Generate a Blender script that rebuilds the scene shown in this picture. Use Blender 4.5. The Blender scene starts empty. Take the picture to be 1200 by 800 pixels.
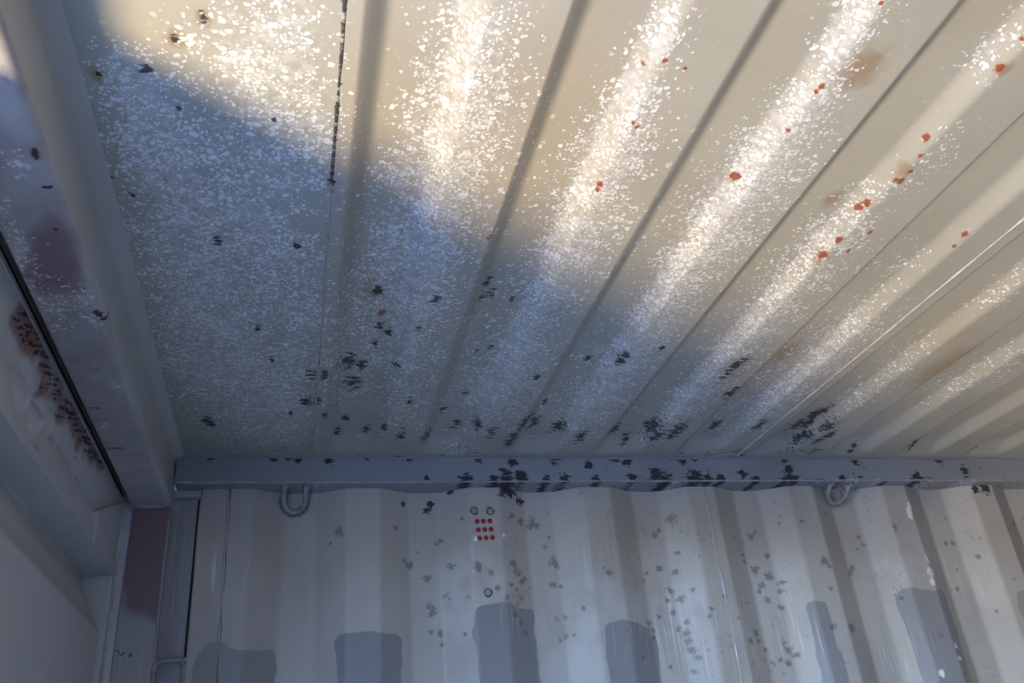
import bpy, bmesh, math, random
import numpy as np
from mathutils import Vector, Matrix

# ------------------------------------------------------------------ camera, sky, light, exposure
# Axes: X runs along the container (door end at X<0), Y points at the photographed side wall (wall plane Y=0),
# Z is up, floor Z=0, roof sheet Z=2.39.  Metres.
ZR = 2.39
scene = bpy.context.scene
COL = scene.collection
cam_d = bpy.data.cameras.new('camera'); cam = bpy.data.objects.new('camera', cam_d); COL.objects.link(cam)
right = Vector((0.97101029, -0.22390586, -0.08369697)); down = Vector((0.03518438, 0.4802047, -0.87645052)); fwd = Vector((0.23643409, 0.84809764, 0.47416169))
m = Matrix((right, -down, -fwd)).transposed().to_4x4()
m.translation = Vector((-0.0318, -1.8928, ZR - 0.7230))
cam.matrix_world = m
cam_d.sensor_width = 36.0; cam_d.lens = 36.0 * 1005.3 / 1200.0; cam_d.clip_start = 0.02
scene.camera = cam

vs = scene.view_settings
vs.view_transform = 'Standard'; vs.look = 'None'; vs.gamma = 1.0; vs.use_curve_mapping = False
vs.exposure = 0.12
scene.cycles.use_denoising = True
scene.cycles.max_bounces = 10; scene.cycles.diffuse_bounces = 8; scene.cycles.glossy_bounces = 4

world = bpy.data.worlds.new('sky'); scene.world = world; world.use_nodes = True
wn = world.node_tree; wn.nodes.clear()
wo = wn.nodes.new('ShaderNodeOutputWorld'); wb = wn.nodes.new('ShaderNodeBackground'); ws = wn.nodes.new('ShaderNodeTexSky')
ws.sky_type = 'NISHITA'; ws.sun_disc = False; ws.sun_elevation = math.radians(32); ws.sun_rotation = math.radians(250)
wb.inputs['Strength'].default_value = 3.35
wt = wn.nodes.new('ShaderNodeVectorMath'); wt.operation = 'MULTIPLY'; wt.inputs[1].default_value = (0.59, 0.84, 1.42)
wn.links.new(ws.outputs[0], wt.inputs[0]); wn.links.new(wt.outputs[0], wb.inputs[0]); wn.links.new(wb.outputs[0], wo.inputs[0])

def lamp(name, kind, loc, target, **kw):
    d = bpy.data.lights.new(name, kind); o = bpy.data.objects.new(name, d); COL.objects.link(o)
    o.location = loc
    o.rotation_euler = (Vector(target) - Vector(loc)).to_track_quat('-Z', 'Y').to_euler()
    for k, v in kw.items(): setattr(d, k, v)
    return o
# area lamp standing in for sun bounced off the yard through the open door leaf
yard = lamp('yard_bounce_lamp', 'AREA', (-2.15, -2.30, -0.12), (-2.15, -2.30, 3), shape='ELLIPSE', size=1.5, size_y=0.50, energy=315.0, color=(1.0, 0.78, 0.43))
yard.rotation_euler = (math.pi, 0, math.radians(30))
portal = lamp('door_opening_portal', 'AREA', (-0.47, -1.84, 1.15), (1.0, -1.84, 1.15), shape='RECTANGLE', size=1.0, size_y=2.28)
portal.data.cycles.is_portal = True

# ------------------------------------------------------------------ measured stains (metres)
C_MOLD = [[-0.205,-1.168,0.0079,0.0113],[-0.177,-1.11,0.0037,0.0056],[-0.171,-1.213,0.006,0.0081],[-0.141,-1.244,0.0059,0.0077],[-0.254,-1.154,0.0044,0.0064],[-0.074,-1.105,0.0039,0.0057],[-0.004,-1.0,0.0065,0.0104],[-0.27,-0.978,0.004,0.0068],[-0.25,-0.945,0.0042,0.0072],[-0.152,-0.854,0.008,0.0145],[-0.105,-0.612,0.0068,0.0143],[-0.085,-0.504,0.0073,0.0163],[-0.211,-0.235,0.0113,0.0297],[-0.203,-0.214,0.0082,0.0217],[-0.045,-0.853,0.0059,0.0106],[0.084,-0.718,0.0108,0.0208],[0.094,-0.601,0.0087,0.018],[0.173,-0.728,0.011,0.021],[0.157,-0.632,0.0072,0.0147],[0.112,-0.578,0.0088,0.0186],[0.224,-0.905,0.005,0.0085],[-0.012,-0.448,0.0137,0.0315],[0.01,-0.442,0.0123,0.0283],[0.049,-0.469,0.0184,0.0415],[0.076,-0.456,0.0124,0.0282],[-0.023,-0.332,0.0145,0.0355],[-0.001,-0.333,0.0097,0.0237],[0.064,-0.379,0.0194,0.0458],[-0.05,-0.274,0.0066,0.0167],[0.015,-0.264,0.0101,0.0255],[0.252,-0.761,0.0096,0.0181],[0.269,-0.723,0.0113,0.0217],[0.305,-0.705,0.0058,0.0112],[0.254,-0.711,0.0085,0.0165],[0.281,-0.524,0.0063,0.0137],[0.305,-0.543,0.0063,0.0135],[0.41,-0.468,0.0084,0.0188],[0.501,-0.51,0.0084,0.0185],[0.555,-0.539,0.0118,0.0256],[0.557,-0.563,0.0083,0.0178],[0.616,-0.594,0.0067,0.0141],[0.799,-0.536,0.018,0.0399],[0.795,-0.506,0.0128,0.0287],[0.849,-0.413,0.0174,0.0409],[0.444,-0.234,0.0209,0.0524],[0.472,-0.197,0.0175,0.0446],[0.341,-0.217,0.0131,0.0331],[0.3,-0.183,0.0132,0.0338],[0.375,-0.189,0.0153,0.0391],[0.433,-0.147,0.0197,0.0514],[0.533,-0.184,0.0179,0.0458],[0.588,-0.17,0.0182,0.047],[0.751,-0.209,0.0248,0.0633],[0.773,-0.175,0.019,0.0492],[0.807,-0.211,0.023,0.0589],[0.863,-0.156,0.013,0.0342],[0.914,-0.198,0.0172,0.0447],[0.717,-0.126,0.0149,0.0392],[0.671,-0.167,0.0145,0.0375],[0.999,-0.246,0.0172,0.0441],[1.125,-0.204,0.018,0.0475],[1.146,-0.215,0.018,0.0474],[1.139,-0.265,0.0198,0.0512],[1.148,-0.281,0.0175,0.0451],[1.185,-0.242,0.018,0.0471],[1.214,-0.19,0.0162,0.0433],[1.17,-0.162,0.0185,0.0498],[1.167,-0.135,0.0164,0.0444],[1.203,-0.158,0.014,0.0379],[1.346,-0.092,0.0124,0.0346],[1.706,-0.127,0.0184,0.0532],[1.503,-0.277,0.0119,0.032],[1.517,-0.118,0.0127,0.0359],[1.294,-0.245,0.0069,0.0183],[0.14,-0.211,0.0107,0.0274],[0.181,-0.17,0.0129,0.0335],[0.24,-0.147,0.0151,0.0395],[0.109,-0.154,0.0109,0.0287],[0.047,-0.138,0.0108,0.0289],[0.061,-0.209,0.0088,0.0226],[0.26,-0.26,0.0108,0.0268],[0.29,-0.346,0.0087,0.0206],[0.469,-0.311,0.0092,0.0223],[0.178,-0.341,0.0085,0.0203],[0.137,-0.488,0.0093,0.0207],[0.094,-0.535,0.009,0.0195],[-0.212,-0.056,0.0246,0.0201,0.5],[-0.069,-0.073,0.0217,0.0201,0.5],[-0.057,-0.093,0.0144,0.0148,0.6]]
C_RUST = [[0.354,-1.263,0.004,0.0052],[0.335,-1.245,0.003,0.004],[0.352,-1.162,0.0032,0.0046],[0.359,-1.156,0.0032,0.0046],[0.349,-1.041,0.0047,0.0073],[0.349,-1.03,0.0036,0.0056],[0.56,-1.252,0.0043,0.006],[0.558,-1.243,0.0032,0.0045],[0.558,-1.175,0.0034,0.005],[0.539,-1.063,0.0049,0.0078],[0.542,-1.067,0.0049,0.0078],[0.76,-1.183,0.0048,0.0075],[0.769,-1.153,0.0037,0.0059],[0.775,-1.103,0.0051,0.0084],[0.767,-1.102,0.0038,0.0063],[0.761,-1.043,0.0053,0.009],[0.757,-1.029,0.0054,0.0092],[0.766,-1.311,0.0055,0.0079],[0.762,-1.352,0.0032,0.0045],[0.559,-1.375,0.0029,0.0037],[0.768,-0.956,0.0056,0.0101],[0.799,-0.932,0.0043,0.0079],[0.765,-0.914,0.0072,0.0132],[0.972,-0.99,0.0044,0.0081],[0.974,-0.96,0.003,0.0056],[0.094,-0.642,0.0056,0.0115],[0.805,-0.983,0.0042,0.0075],[0.381,-1.256,0.003,0.004],[0.776,-1.122,0.0038,0.0062],[0.098,-0.648,0.0042,0.0085]]
C_BROWN = [[-0.257,-1.153,0.0122,0.0179],[-0.171,-1.213,0.0136,0.0185],[-0.141,-1.244,0.0117,0.0154],[0.8,-0.529,0.0397,0.0884],[0.718,-1.028,0.0159,0.0269],[0.768,-0.909,0.0174,0.0319],[0.766,-1.123,0.0126,0.0205],[0.772,-1.309,0.011,0.016],[0.9,-0.553,0.0256,0.057],[0.077,-0.722,0.0268,0.0517],[0.593,-1.286,0.0316,0.0436],[1.27,-0.558,0.0598,0.1411]]
C_SPECK = [[-0.09,-1.243,0.047,0.0611,0.6],[-0.065,-1.201,0.0493,0.0666,0.9],[-0.048,-1.261,0.0256,0.0326,0.8],[-0.11,-1.182,0.0314,0.0434,0.9],[-0.093,-1.133,0.0424,0.0611,0.9],[-0.051,-1.132,0.0431,0.0618,0.95],[-0.026,-1.085,0.0301,0.0449,0.8],[-0.152,-1.2,0.0304,0.0417,0.5],[-0.22,-1.19,0.0154,0.0216,0.5],[-0.255,-1.201,0.0067,0.0094,0.5],[-0.272,-1.127,0.0071,0.0107,0.6],[-0.271,-1.108,0.0072,0.011,0.4],[-0.232,-1.164,0.0218,0.0314,0.9],[-0.215,-1.129,0.0362,0.0535,1],[-0.209,-1.075,0.0474,0.0734,1],[-0.196,-1.017,0.04,0.0647,1],[-0.238,-1.035,0.0243,0.0391,0.9],[-0.275,-1.037,0.0077,0.0124,0.6],[-0.271,-0.905,0.0159,0.0285,0.6],[-0.266,-0.868,0.0164,0.0301,0.6],[-0.22,-0.981,0.0408,0.0682,0.8],[-0.183,-0.951,0.0423,0.0717,0.7],[-0.135,-1.056,0.0297,0.046,0.8],[-0.096,-1.03,0.0307,0.0484,0.6],[-0.055,-1.035,0.0517,0.0806,0.8],[-0.109,-0.96,0.043,0.0716,0.7],[-0.155,-0.899,0.0665,0.1167,0.8],[-0.22,-0.892,0.0327,0.0584,0.6],[-0.207,-0.813,0.0579,0.1091,0.8],[-0.165,-0.749,0.0734,0.1433,0.8],[-0.198,-0.646,0.0647,0.1356,0.9],[-0.078,-0.868,0.058,0.103,0.8],[-0.054,-0.76,0.0503,0.0959,0.7],[-0.107,-0.653,0.0661,0.136,0.5],[-0.21,-0.499,0.0703,0.1609,0.9],[-0.157,-0.436,0.0886,0.2084,1],[-0.068,-0.405,0.0769,0.1816,0.8],[-0.117,-0.288,0.0967,0.2444,0.7],[0.003,-0.576,0.0571,0.1216,0.5],[-0.034,-0.659,0.0538,0.1093,0.6],[0.155,-1.27,0.0412,0.0518,0.8],[0.19,-1.2,0.0394,0.053,0.6],[0.107,-1.285,0.0354,0.0438,0.6],[0.113,-1.189,0.0338,0.0458,0.8],[0.149,-1.181,0.0493,0.0674,0.9],[0.106,-1.103,0.0414,0.0605,0.9],[0.158,-1.078,0.0645,0.0961,0.9],[0.203,-1.146,0.031,0.0438,0.5],[0.097,-1.003,0.039,0.0617,0.9],[0.159,-0.974,0.0697,0.1127,1],[0.194,-1.033,0.045,0.0697,0.8],[0.101,-0.867,0.0553,0.0968,0.9],[0.166,-0.851,0.0633,0.1119,1],[0.089,-0.736,0.0466,0.0892,0.9],[0.162,-0.703,0.0693,0.1352,1],[0.104,-0.583,0.0585,0.123,0.6],[0.187,-0.525,0.0695,0.1506,0.9],[0.24,-0.383,0.0505,0.118,0.8],[0.183,-0.3,0.0692,0.169,0.6],[0.313,-0.216,0.0557,0.141,0.6],[0.031,-0.447,0.0618,0.1412,0.5],[0.104,-0.414,0.04,0.0926,0.5],[0.372,-0.448,0.0591,0.1331,0.6],[0.341,-1.321,0.0234,0.029,0.7],[0.34,-1.274,0.0293,0.0378,0.9],[0.339,-1.208,0.0361,0.0493,0.9],[0.343,-1.135,0.0438,0.0634,0.9],[0.315,-1.099,0.0278,0.0414,0.5],[0.342,-1.051,0.0582,0.09,1],[0.376,-1.09,0.04,0.0604,0.8],[0.34,-0.935,0.0505,0.0848,1],[0.384,-0.961,0.044,0.0729,0.8],[0.386,-0.874,0.0599,0.1053,1],[0.339,-0.797,0.0551,0.1014,1],[0.395,-0.751,0.0432,0.0821,0.7],[0.337,-0.631,0.0607,0.1236,0.8],[0.351,-0.501,0.0653,0.1431,0.7],[0.351,-0.349,0.0705,0.1671,0.7],[0.427,-0.469,0.0508,0.1132,0.7],[0.291,-0.386,0.0426,0.0992,0.7],[0.407,-0.411,0.0693,0.1593,0.8],[0.488,-0.312,0.0556,0.1344,0.6],[0.549,-1.354,0.0274,0.0354,0.9],[0.552,-1.306,0.0307,0.0411,1],[0.564,-1.24,0.0325,0.0459,1],[0.563,-1.18,0.0454,0.0668,0.9],[0.553,-1.13,0.047,0.0714,0.8],[0.564,-1.06,0.062,0.099,0.9],[0.604,-1.084,0.0309,0.049,0.7],[0.563,-0.981,0.0589,0.0989,1],[0.561,-0.892,0.0692,0.1229,1],[0.609,-0.943,0.034,0.059,0.7],[0.56,-0.793,0.0588,0.1108,0.9],[0.586,-0.65,0.0722,0.1477,0.8],[0.573,-0.55,0.0674,0.1453,0.8],[0.59,-0.401,0.073,0.1695,0.8],[0.596,-0.271,0.0582,0.1436,0.7],[0.536,-0.398,0.0541,0.1254,0.6],[0.744,-1.347,0.0211,0.0296,0.6],[0.741,-1.307,0.024,0.0344,0.5],[0.781,-1.177,0.022,0.0346,0.5],[0.791,-1.088,0.0287,0.0477,0.5],[0.811,-1.137,0.0177,0.0289,0.6],[0.75,-1.044,0.0265,0.0448,0.6],[0.774,-0.961,0.0352,0.0627,0.8],[0.731,-0.934,0.0397,0.071,0.8],[0.801,-0.868,0.0451,0.0849,0.6],[0.753,-0.783,0.0624,0.1216,0.8],[0.782,-0.665,0.067,0.1393,0.7],[0.779,-0.527,0.0629,0.1397,0.7],[0.785,-0.389,0.0769,0.1821,0.8],[0.773,-0.277,0.0605,0.1503,0.6],[0.853,-0.413,0.0773,0.1822,0.6],[0.875,-0.925,0.0297,0.0551,0.6],[0.938,-0.881,0.0248,0.0477,0.5],[0.931,-0.74,0.0335,0.0688,0.5],[0.972,-0.647,0.0533,0.1151,0.7],[0.97,-0.558,0.0649,0.1458,0.7],[0.967,-0.461,0.068,0.1591,0.7],[0.976,-0.331,0.0619,0.1531,0.6],[1.175,-0.821,0.0341,0.0713,0.5],[1.146,-0.588,0.0343,0.0784,0.5],[1.172,-0.429,0.0455,0.1109,0.5],[1.407,-0.546,0.0414,0.1005,0.5],[1.367,-0.461,0.0426,0.1059,0.4],[0.913,-0.373,0.0499,0.1204,0.6],[-0.069,-0.205,0.051,0.1334,0.5]]
W_MOLD = [[0.06,-0.156,0.0149,0.0155],[0.044,-0.182,0.0055,0.0057],[0.217,-0.232,0.0152,0.0152],[0.187,-0.15,0.0096,0.0098],[0.206,-0.222,0.0076,0.0076],[0.237,-0.202,0.0058,0.0058],[0.258,-0.262,0.0133,0.0132],[0.265,-0.334,0.015,0.0145],[0.26,-0.323,0.0131,0.0128],[0.283,-0.183,0.0098,0.0098],[0.291,-0.176,0.0078,0.0079],[0.338,-0.133,0.006,0.0061],[0.311,-0.238,0.0116,0.0115],[0.304,-0.31,0.0076,0.0074],[0.342,-0.311,0.0077,0.0074],[0.332,-0.387,0.0075,0.0071],[0.281,-0.381,0.0112,0.0106],[0.263,-0.377,0.0093,0.0089],[0.284,-0.403,0.0092,0.0088],[0.298,-0.3,0.0114,0.0111],[0.369,-0.246,0.0157,0.0154],[0.398,-0.26,0.0098,0.0096],[0.411,-0.295,0.0118,0.0113],[0.459,-0.128,0.0124,0.0124],[0.483,-0.135,0.0124,0.0124],[0.51,-0.139,0.0208,0.0207],[0.524,-0.143,0.0125,0.0124],[0.55,-0.173,0.0062,0.0061],[0.554,-0.113,0.0063,0.0063],[0.539,-0.197,0.0103,0.0101],[0.556,-0.231,0.0165,0.0159],[0.561,-0.241,0.0123,0.0119],[0.546,-0.284,0.0122,0.0116],[0.566,-0.288,0.0081,0.0078],[0.608,-0.343,0.0081,0.0076],[0.676,-0.27,0.0126,0.0119],[0.665,-0.258,0.0063,0.006],[0.7,-0.399,0.0061,0.0056],[0.547,-0.36,0.01,0.0093],[0.568,-0.357,0.01,0.0094],[0.566,-0.399,0.0119,0.011],[0.583,-0.398,0.008,0.0074],[0.552,-0.408,0.0079,0.0073],[0.451,-0.238,0.012,0.0117],[0.464,-0.258,0.016,0.0155],[0.476,-0.274,0.014,0.0135],[0.464,-0.315,0.0118,0.0113],[0.441,-0.286,0.0099,0.0095],[0.454,-0.296,0.0079,0.0076],[0.429,-0.314,0.0078,0.0075],[0.447,-0.352,0.0097,0.0092],[0.461,-0.367,0.0097,0.0092],[0.471,-0.389,0.0097,0.0091],[0.863,-0.138,0.0203,0.0196],[0.819,-0.173,0.0133,0.0128],[0.832,-0.161,0.0089,0.0086],[0.82,-0.217,0.0066,0.0063],[0.866,-0.22,0.0089,0.0084],[0.783,-0.263,0.0086,0.0081],[0.818,-0.252,0.0152,0.0144],[0.855,-0.265,0.0109,0.0103],[0.777,-0.175,0.0066,0.0063],[1.069,-0.265,0.0183,0.017],[1.079,-0.259,0.0115,0.0107],[1.102,-0.28,0.0184,0.017],[1.078,-0.302,0.0159,0.0146],[1.13,-0.298,0.0138,0.0127],[1.125,-0.318,0.0115,0.0105],[1.116,-0.358,0.0136,0.0123],[1.112,-0.23,0.0117,0.0109],[1.041,-0.228,0.0115,0.0108],[1.042,-0.243,0.0092,0.0085],[1.092,-0.17,0.0094,0.0089],[1.153,-0.153,0.0072,0.0068],[1.078,-0.18,0.014,0.0133],[1.209,-0.154,0.0097,0.0092],[1.243,-0.255,0.0191,0.0176],[1.252,-0.268,0.0119,0.011],[1.333,-0.278,0.0145,0.0133],[1.342,-0.266,0.0122,0.0111],[1.387,-0.186,0.01,0.0093],[1.391,-0.206,0.01,0.0092],[1.372,-0.219,0.0074,0.0069],[1.642,-0.209,0.0105,0.0097],[1.663,-0.209,0.0105,0.0097],[1.712,-0.251,0.0105,0.0096],[1.474,-0.176,0.0102,0.0166,1],[1.633,-0.33,0.0102,0.0092],[1.874,-0.159,0.0111,0.0103],[1.651,-0.278,0.0078,0.007],[1.783,-0.317,0.0079,0.0071],[1.712,-0.391,0.0077,0.0068],[0.836,-0.308,0.0129,0.012],[0.854,-0.329,0.0151,0.0139],[0.883,-0.31,0.0109,0.0101],[0.854,-0.406,0.0169,0.0153],[0.856,-0.425,0.0147,0.0133],[0.837,-0.357,0.0128,0.0117],[0.824,-0.328,0.0107,0.0099],[0.797,-0.366,0.0084,0.0077],[0.87,-0.463,0.0126,0.0112],[0.859,-0.444,0.0168,0.015],[0.841,-0.396,0.0127,0.0115],[0.86,-0.383,0.0106,0.0097],[0.917,-0.36,0.0108,0.0099],[0.91,-0.374,0.0108,0.0098],[0.956,-0.332,0.0088,0.0081],[0.98,-0.382,0.0066,0.0059],[1.028,-0.414,0.0132,0.0118],[1.032,-0.433,0.0109,0.0097],[1.006,-0.432,0.0131,0.0116],[1.105,-0.436,0.0111,0.0099],[1.111,-0.456,0.0155,0.0137],[1.084,-0.473,0.0132,0.0116],[1.126,-0.466,0.0133,0.0117],[1.103,-0.484,0.0132,0.0116],[1.085,-0.337,0.0136,0.0124],[1.068,-0.316,0.0113,0.0104],[1.051,-0.453,0.0109,0.0097],[1.064,-0.482,0.0109,0.0096],[0.77,-0.38,0.0125,0.0115],[0.778,-0.393,0.0104,0.0095],[1.278,-0.416,0.0162,0.0144],[1.241,-0.322,0.0094,0.0085],[1.219,-0.412,0.0138,0.0122],[1.442,-0.349,0.0073,0.0066],[1.514,-0.445,0.0073,0.0064],[1.292,-0.128,0.0074,0.007],[0.736,-0.456,0.0081,0.0073],[0.804,-0.478,0.0103,0.0092],[0.858,-0.49,0.0104,0.0092],[0.774,-0.412,0.0083,0.0075]]
W_DARK = [[0.449,-0.059,0.0291,0.0297],[0.461,-0.065,0.0208,0.0212],[0.485,-0.085,0.0146,0.0147],[1.795,-0.071,0.0222,0.021],[1.787,-0.056,0.0222,0.0211],[1.762,-0.071,0.0165,0.0157],[0.262,-0.103,0.0118,0.0121],[0.271,-0.089,0.0119,0.0122],[0.208,-0.088,0.0078,0.0081],[0.318,-0.063,0.0101,0.0104],[0.756,-0.039,0.0112,0.0112],[-0.238,-0.136,0.0052,0.0056]]
W_CHIP = [[1.531,-0.133,0.0078,0.0122,1],[1.531,-0.147,0.0078,0.0073],[1.537,-0.117,0.0052,0.0098,1],[1.543,-0.257,0.0051,0.0116,1],[1.541,-0.292,0.0126,0.0114],[1.537,-0.316,0.01,0.009],[1.548,-0.471,0.0073,0.0063],[1.547,-0.499,0.0072,0.0062],[1.482,-0.531,0.0094,0.0081],[0.366,-0.183,0.006,0.0059],[0.433,-0.174,0.004,0.004]]
W_PATCH = [[-0.222,-0.061,-0.396,-0.505,0.9],[0.057,0.197,-0.38,-0.522,1],[0.354,0.5,-0.332,-0.539,1],[0.647,0.779,-0.382,-0.556,1],[-0.207,-0.157,-0.383,-0.506,0.6],[1.166,1.226,-0.35,-0.585,0.9],[1.434,1.578,-0.337,-0.6,0.9],[1.772,1.972,-0.346,-0.619,0.7]]
W_WARM = [[0.372,-0.198,0.0794,0.0788,0.6],[0.744,-0.143,0.0876,0.0853,0.8],[0.956,-0.146,0.0918,0.0881,0.8],[0.442,-0.315,0.0491,0.0469,0.8],[0.121,-0.23,0.0834,0.0844,0.4],[1.343,-0.219,0.0737,0.0683,0.4],[0.706,-0.245,0.0636,0.0606,0.5],[0.949,-0.486,0.0848,0.0748,0.6],[-0.078,-0.207,0.0355,0.037,0.3],[1.477,-0.473,0.1195,0.1039,0.5],[1.156,-0.149,0.0718,0.0682,0.4],[1.477,-0.265,0.075,0.0685,0.3]]
W_STREAK = [[-0.205,-0.257,0.0424,0.0445,1],[-0.176,-0.258,0.0427,0.0446,1],[0.845,-0.368,0.0958,0.0876,0.9],[0.901,-0.408,0.0854,0.077,0.9],[0.947,-0.448,0.0641,0.0571,0.9],[1.1,-0.338,0.0567,0.0516,0.8],[1.131,-0.418,0.0673,0.0599,0.9],[0.458,-0.362,0.0487,0.0459,0.6],[1.638,-0.313,0.0768,0.0692,0.5],[1.406,-0.47,0.0707,0.0616,0.5],[0.722,-0.41,0.0512,0.0467,0.8],[0.656,-0.224,0.0632,0.0608,0.3]]
W_LIGHT = [[0.366,-0.294,0.0871,0.0844,1],[0.324,-0.348,0.0568,0.0544,0.7],[0.853,-0.329,0.1075,0.0993,0.9],[1.106,-0.297,0.0802,0.0737,0.8],[0.121,-0.286,0.0731,0.0729,0.4],[0.643,-0.322,0.0821,0.0771,0.6],[1.433,-0.286,0.074,0.0674,0.7],[1.543,-0.223,0.064,0.0589,0.5],[0.471,-0.426,0.0577,0.0534,0.3],[0.369,-0.237,0.0491,0.0483,0.6],[0.548,-0.429,0.0978,0.0899,0.4],[0.748,-0.439,0.1228,0.1109,0.3]]
R_MOLD = [[-0.217,-0.002,0.0088,0.0099],[-0.087,-0.003,0.0091,0.0101],[-0.051,0.005,0.0111,0.0122],[-0.032,-0.009,0.0092,0.0101],[0.033,-0.003,0.0113,0.0123],[0.119,0.003,0.0096,0.0103],[0.216,0.002,0.0098,0.0105],[0.343,-0.054,0.016,0.0166],[0.444,-0.053,0.0246,0.0252],[0.476,-0.046,0.0186,0.019],[0.413,-0.057,0.0163,0.0167],[0.537,-0.055,0.0126,0.0128],[0.58,-0.051,0.0148,0.015],[0.665,-0.055,0.013,0.013],[0.821,-0.04,0.0157,0.0156],[0.841,-0.054,0.0202,0.02],[0.811,-0.034,0.0112,0.0112],[0.921,-0.054,0.0206,0.0203],[0.955,-0.056,0.0138,0.0136],[0.989,-0.056,0.0139,0.0137],[0.896,-0.007,0.0115,0.0115],[0.927,-0.0,0.0093,0.0092],[1.051,-0.043,0.0094,0.0093],[1.086,-0.057,0.0119,0.0116],[1.186,-0.029,0.0122,0.0119],[1.183,-0.052,0.0145,0.0141],[1.176,-0.004,0.0098,0.0096],[1.198,-0.057,0.0122,0.0118],[1.166,-0.059,0.0121,0.0117],[1.333,-0.053,0.01,0.0097],[1.559,-0.053,0.0184,0.0176],[1.561,-0.046,0.0132,0.0126],[1.713,-0.034,0.0109,0.0156,1],[1.384,-0.001,0.0128,0.0125],[1.644,-0.0,0.0162,0.0157],[1.463,-0.067,0.0103,0.0098],[0.716,-0.001,0.0133,0.0134],[0.748,-0.01,0.0133,0.0134],[0.564,-0.001,0.015,0.0153],[0.376,-0.004,0.0102,0.0107],[0.254,-0.05,0.0079,0.0082],[0.648,-0.019,0.0108,0.011],[0.458,-0.008,0.0125,0.0129],[0.753,-0.051,0.0132,0.0132]]
R_RUST = [[1.185,-0.034,0.0195,0.019,0.6],[0.544,0.01,0.0213,0.0219,0.7],[0.651,0.006,0.0196,0.02,0.7],[1.745,-0.034,0.0192,0.0184,0.35],[0.033,0.011,0.0264,0.0288,0.8],[1.475,-0.03,0.0311,0.03,0.3]]
D_RUST = [[-0.825,-0.11,-0.795,-0.096,0.0045],[-0.817,-0.127,-0.785,-0.112,0.0033],[-0.796,-0.126,-0.772,-0.116,0.0043],[-0.78,-0.113,-0.74,-0.094,0.0036],[-0.785,-0.129,-0.748,-0.112,0.0046],[-0.754,-0.118,-0.711,-0.098,0.0046],[-0.73,-0.115,-0.694,-0.098,0.0042],[-0.713,-0.114,-0.675,-0.096,0.003],[-0.734,-0.121,-0.701,-0.106,0.0037],[-0.687,-0.117,-0.655,-0.103,0.0032],[-0.668,-0.118,-0.626,-0.101,0.0049],[-0.7,-0.12,-0.669,-0.108,0.0047],[-0.646,-0.124,-0.603,-0.106,0.0039],[-0.614,-0.12,-0.581,-0.107,0.0039],[-0.666,-0.141,-0.637,-0.129,0.0032],[-0.604,-0.129,-0.552,-0.108,0.0038],[-0.547,-0.108,-0.515,-0.097,0.0052],[-0.624,-0.13,-0.576,-0.11,0.0035],[-0.565,-0.125,-0.525,-0.111,0.0053],[-0.528,-0.117,-0.481,-0.1,0.0054],[-0.567,-0.141,-0.527,-0.126,0.0036],[-0.484,-0.119,-0.448,-0.106,0.004],[-0.463,-0.121,-0.399,-0.096,0.0037],[-0.415,-0.113,-0.35,-0.09,0.0048],[-0.387,-0.113,-0.332,-0.093,0.0034],[-0.426,-0.122,-0.372,-0.104,0.005],[-0.376,-0.121,-0.314,-0.099,0.0043],[-0.333,-0.117,-0.28,-0.099,0.0051],[-0.351,-0.116,-0.289,-0.094,0.0035],[-0.28,-0.103,-0.235,-0.088,0.0045],[-0.831,-0.123,-0.81,-0.113,0.0038],[-0.793,-0.11,-0.762,-0.095,0.0038],[-0.741,-0.102,-0.706,-0.085,0.0028],[-0.646,-0.116,-0.602,-0.097,0.0035],[-0.51,-0.119,-0.462,-0.101,0.004]]
S_SEG = [[-0.375,-0.506,-0.349,-0.507,0.0025],[-0.369,-0.333,-0.339,-0.333,0.0024],[-0.347,-0.466,-0.339,-0.466,0.0016],[-0.353,-0.419,-0.34,-0.419,0.0016],[-0.339,-0.651,-0.327,-0.649,0.0021],[-0.314,-1.005,-0.311,-1.002,0.0033],[-0.306,-1.137,-0.303,-1.126,0.003],[-0.303,-1.141,-0.303,-1.137,0.003],[-0.302,-0.819,-0.298,-0.808,0.0038],[-0.297,-0.797,-0.293,-0.792,0.0032],[-0.309,-1.08,-0.3,-1.08,0.0011],[-0.301,-1.054,-0.299,-1.053,0.0016],[-0.307,-0.878,-0.305,-0.876,0.0024]]
S_PINK = [[-0.328,-0.947,0.0335,0.0663,0.8],[-0.351,-0.888,0.0298,0.0621,0.7],[-0.316,-0.891,0.0251,0.0516,0.5],[-0.319,-1.106,0.0251,0.0436,0.3],[-0.308,-1.001,0.0277,0.0522,0.6],[-0.4,-0.178,0.0305,0.0973,0.3]]
S_SPECK = [[-0.324,-1.118,0.0099,0.017,0.8],[-0.357,-1.036,0.0105,0.0196,0.6],[-0.358,-0.996,0.0136,0.0262,0.7],[-0.359,-0.953,0.0169,0.0337,0.9],[-0.356,-0.907,0.0137,0.0282,0.6],[-0.338,-0.873,0.0121,0.0254,0.6],[-0.356,-0.814,0.0189,0.0415,0.7],[-0.308,-0.851,0.0145,0.0307,0.9],[-0.309,-0.802,0.0108,0.0235,0.9],[-0.365,-0.886,0.0139,0.029,0.7],[-0.31,-0.586,0.0062,0.0156,1],[-0.352,-0.43,0.0067,0.0187,1],[-0.371,-0.282,0.0073,0.0219,1],[-0.371,-0.82,0.0125,0.0274,0.6]]
S_BROWN = [[-0.304,-1.134,0.0082,0.0138,1],[-0.306,-1.237,0.0052,0.0079,0.9],[-0.304,-1.252,0.0044,0.0066,0.7],[-0.304,-1.184,0.0062,0.0101,0.5]]
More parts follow.
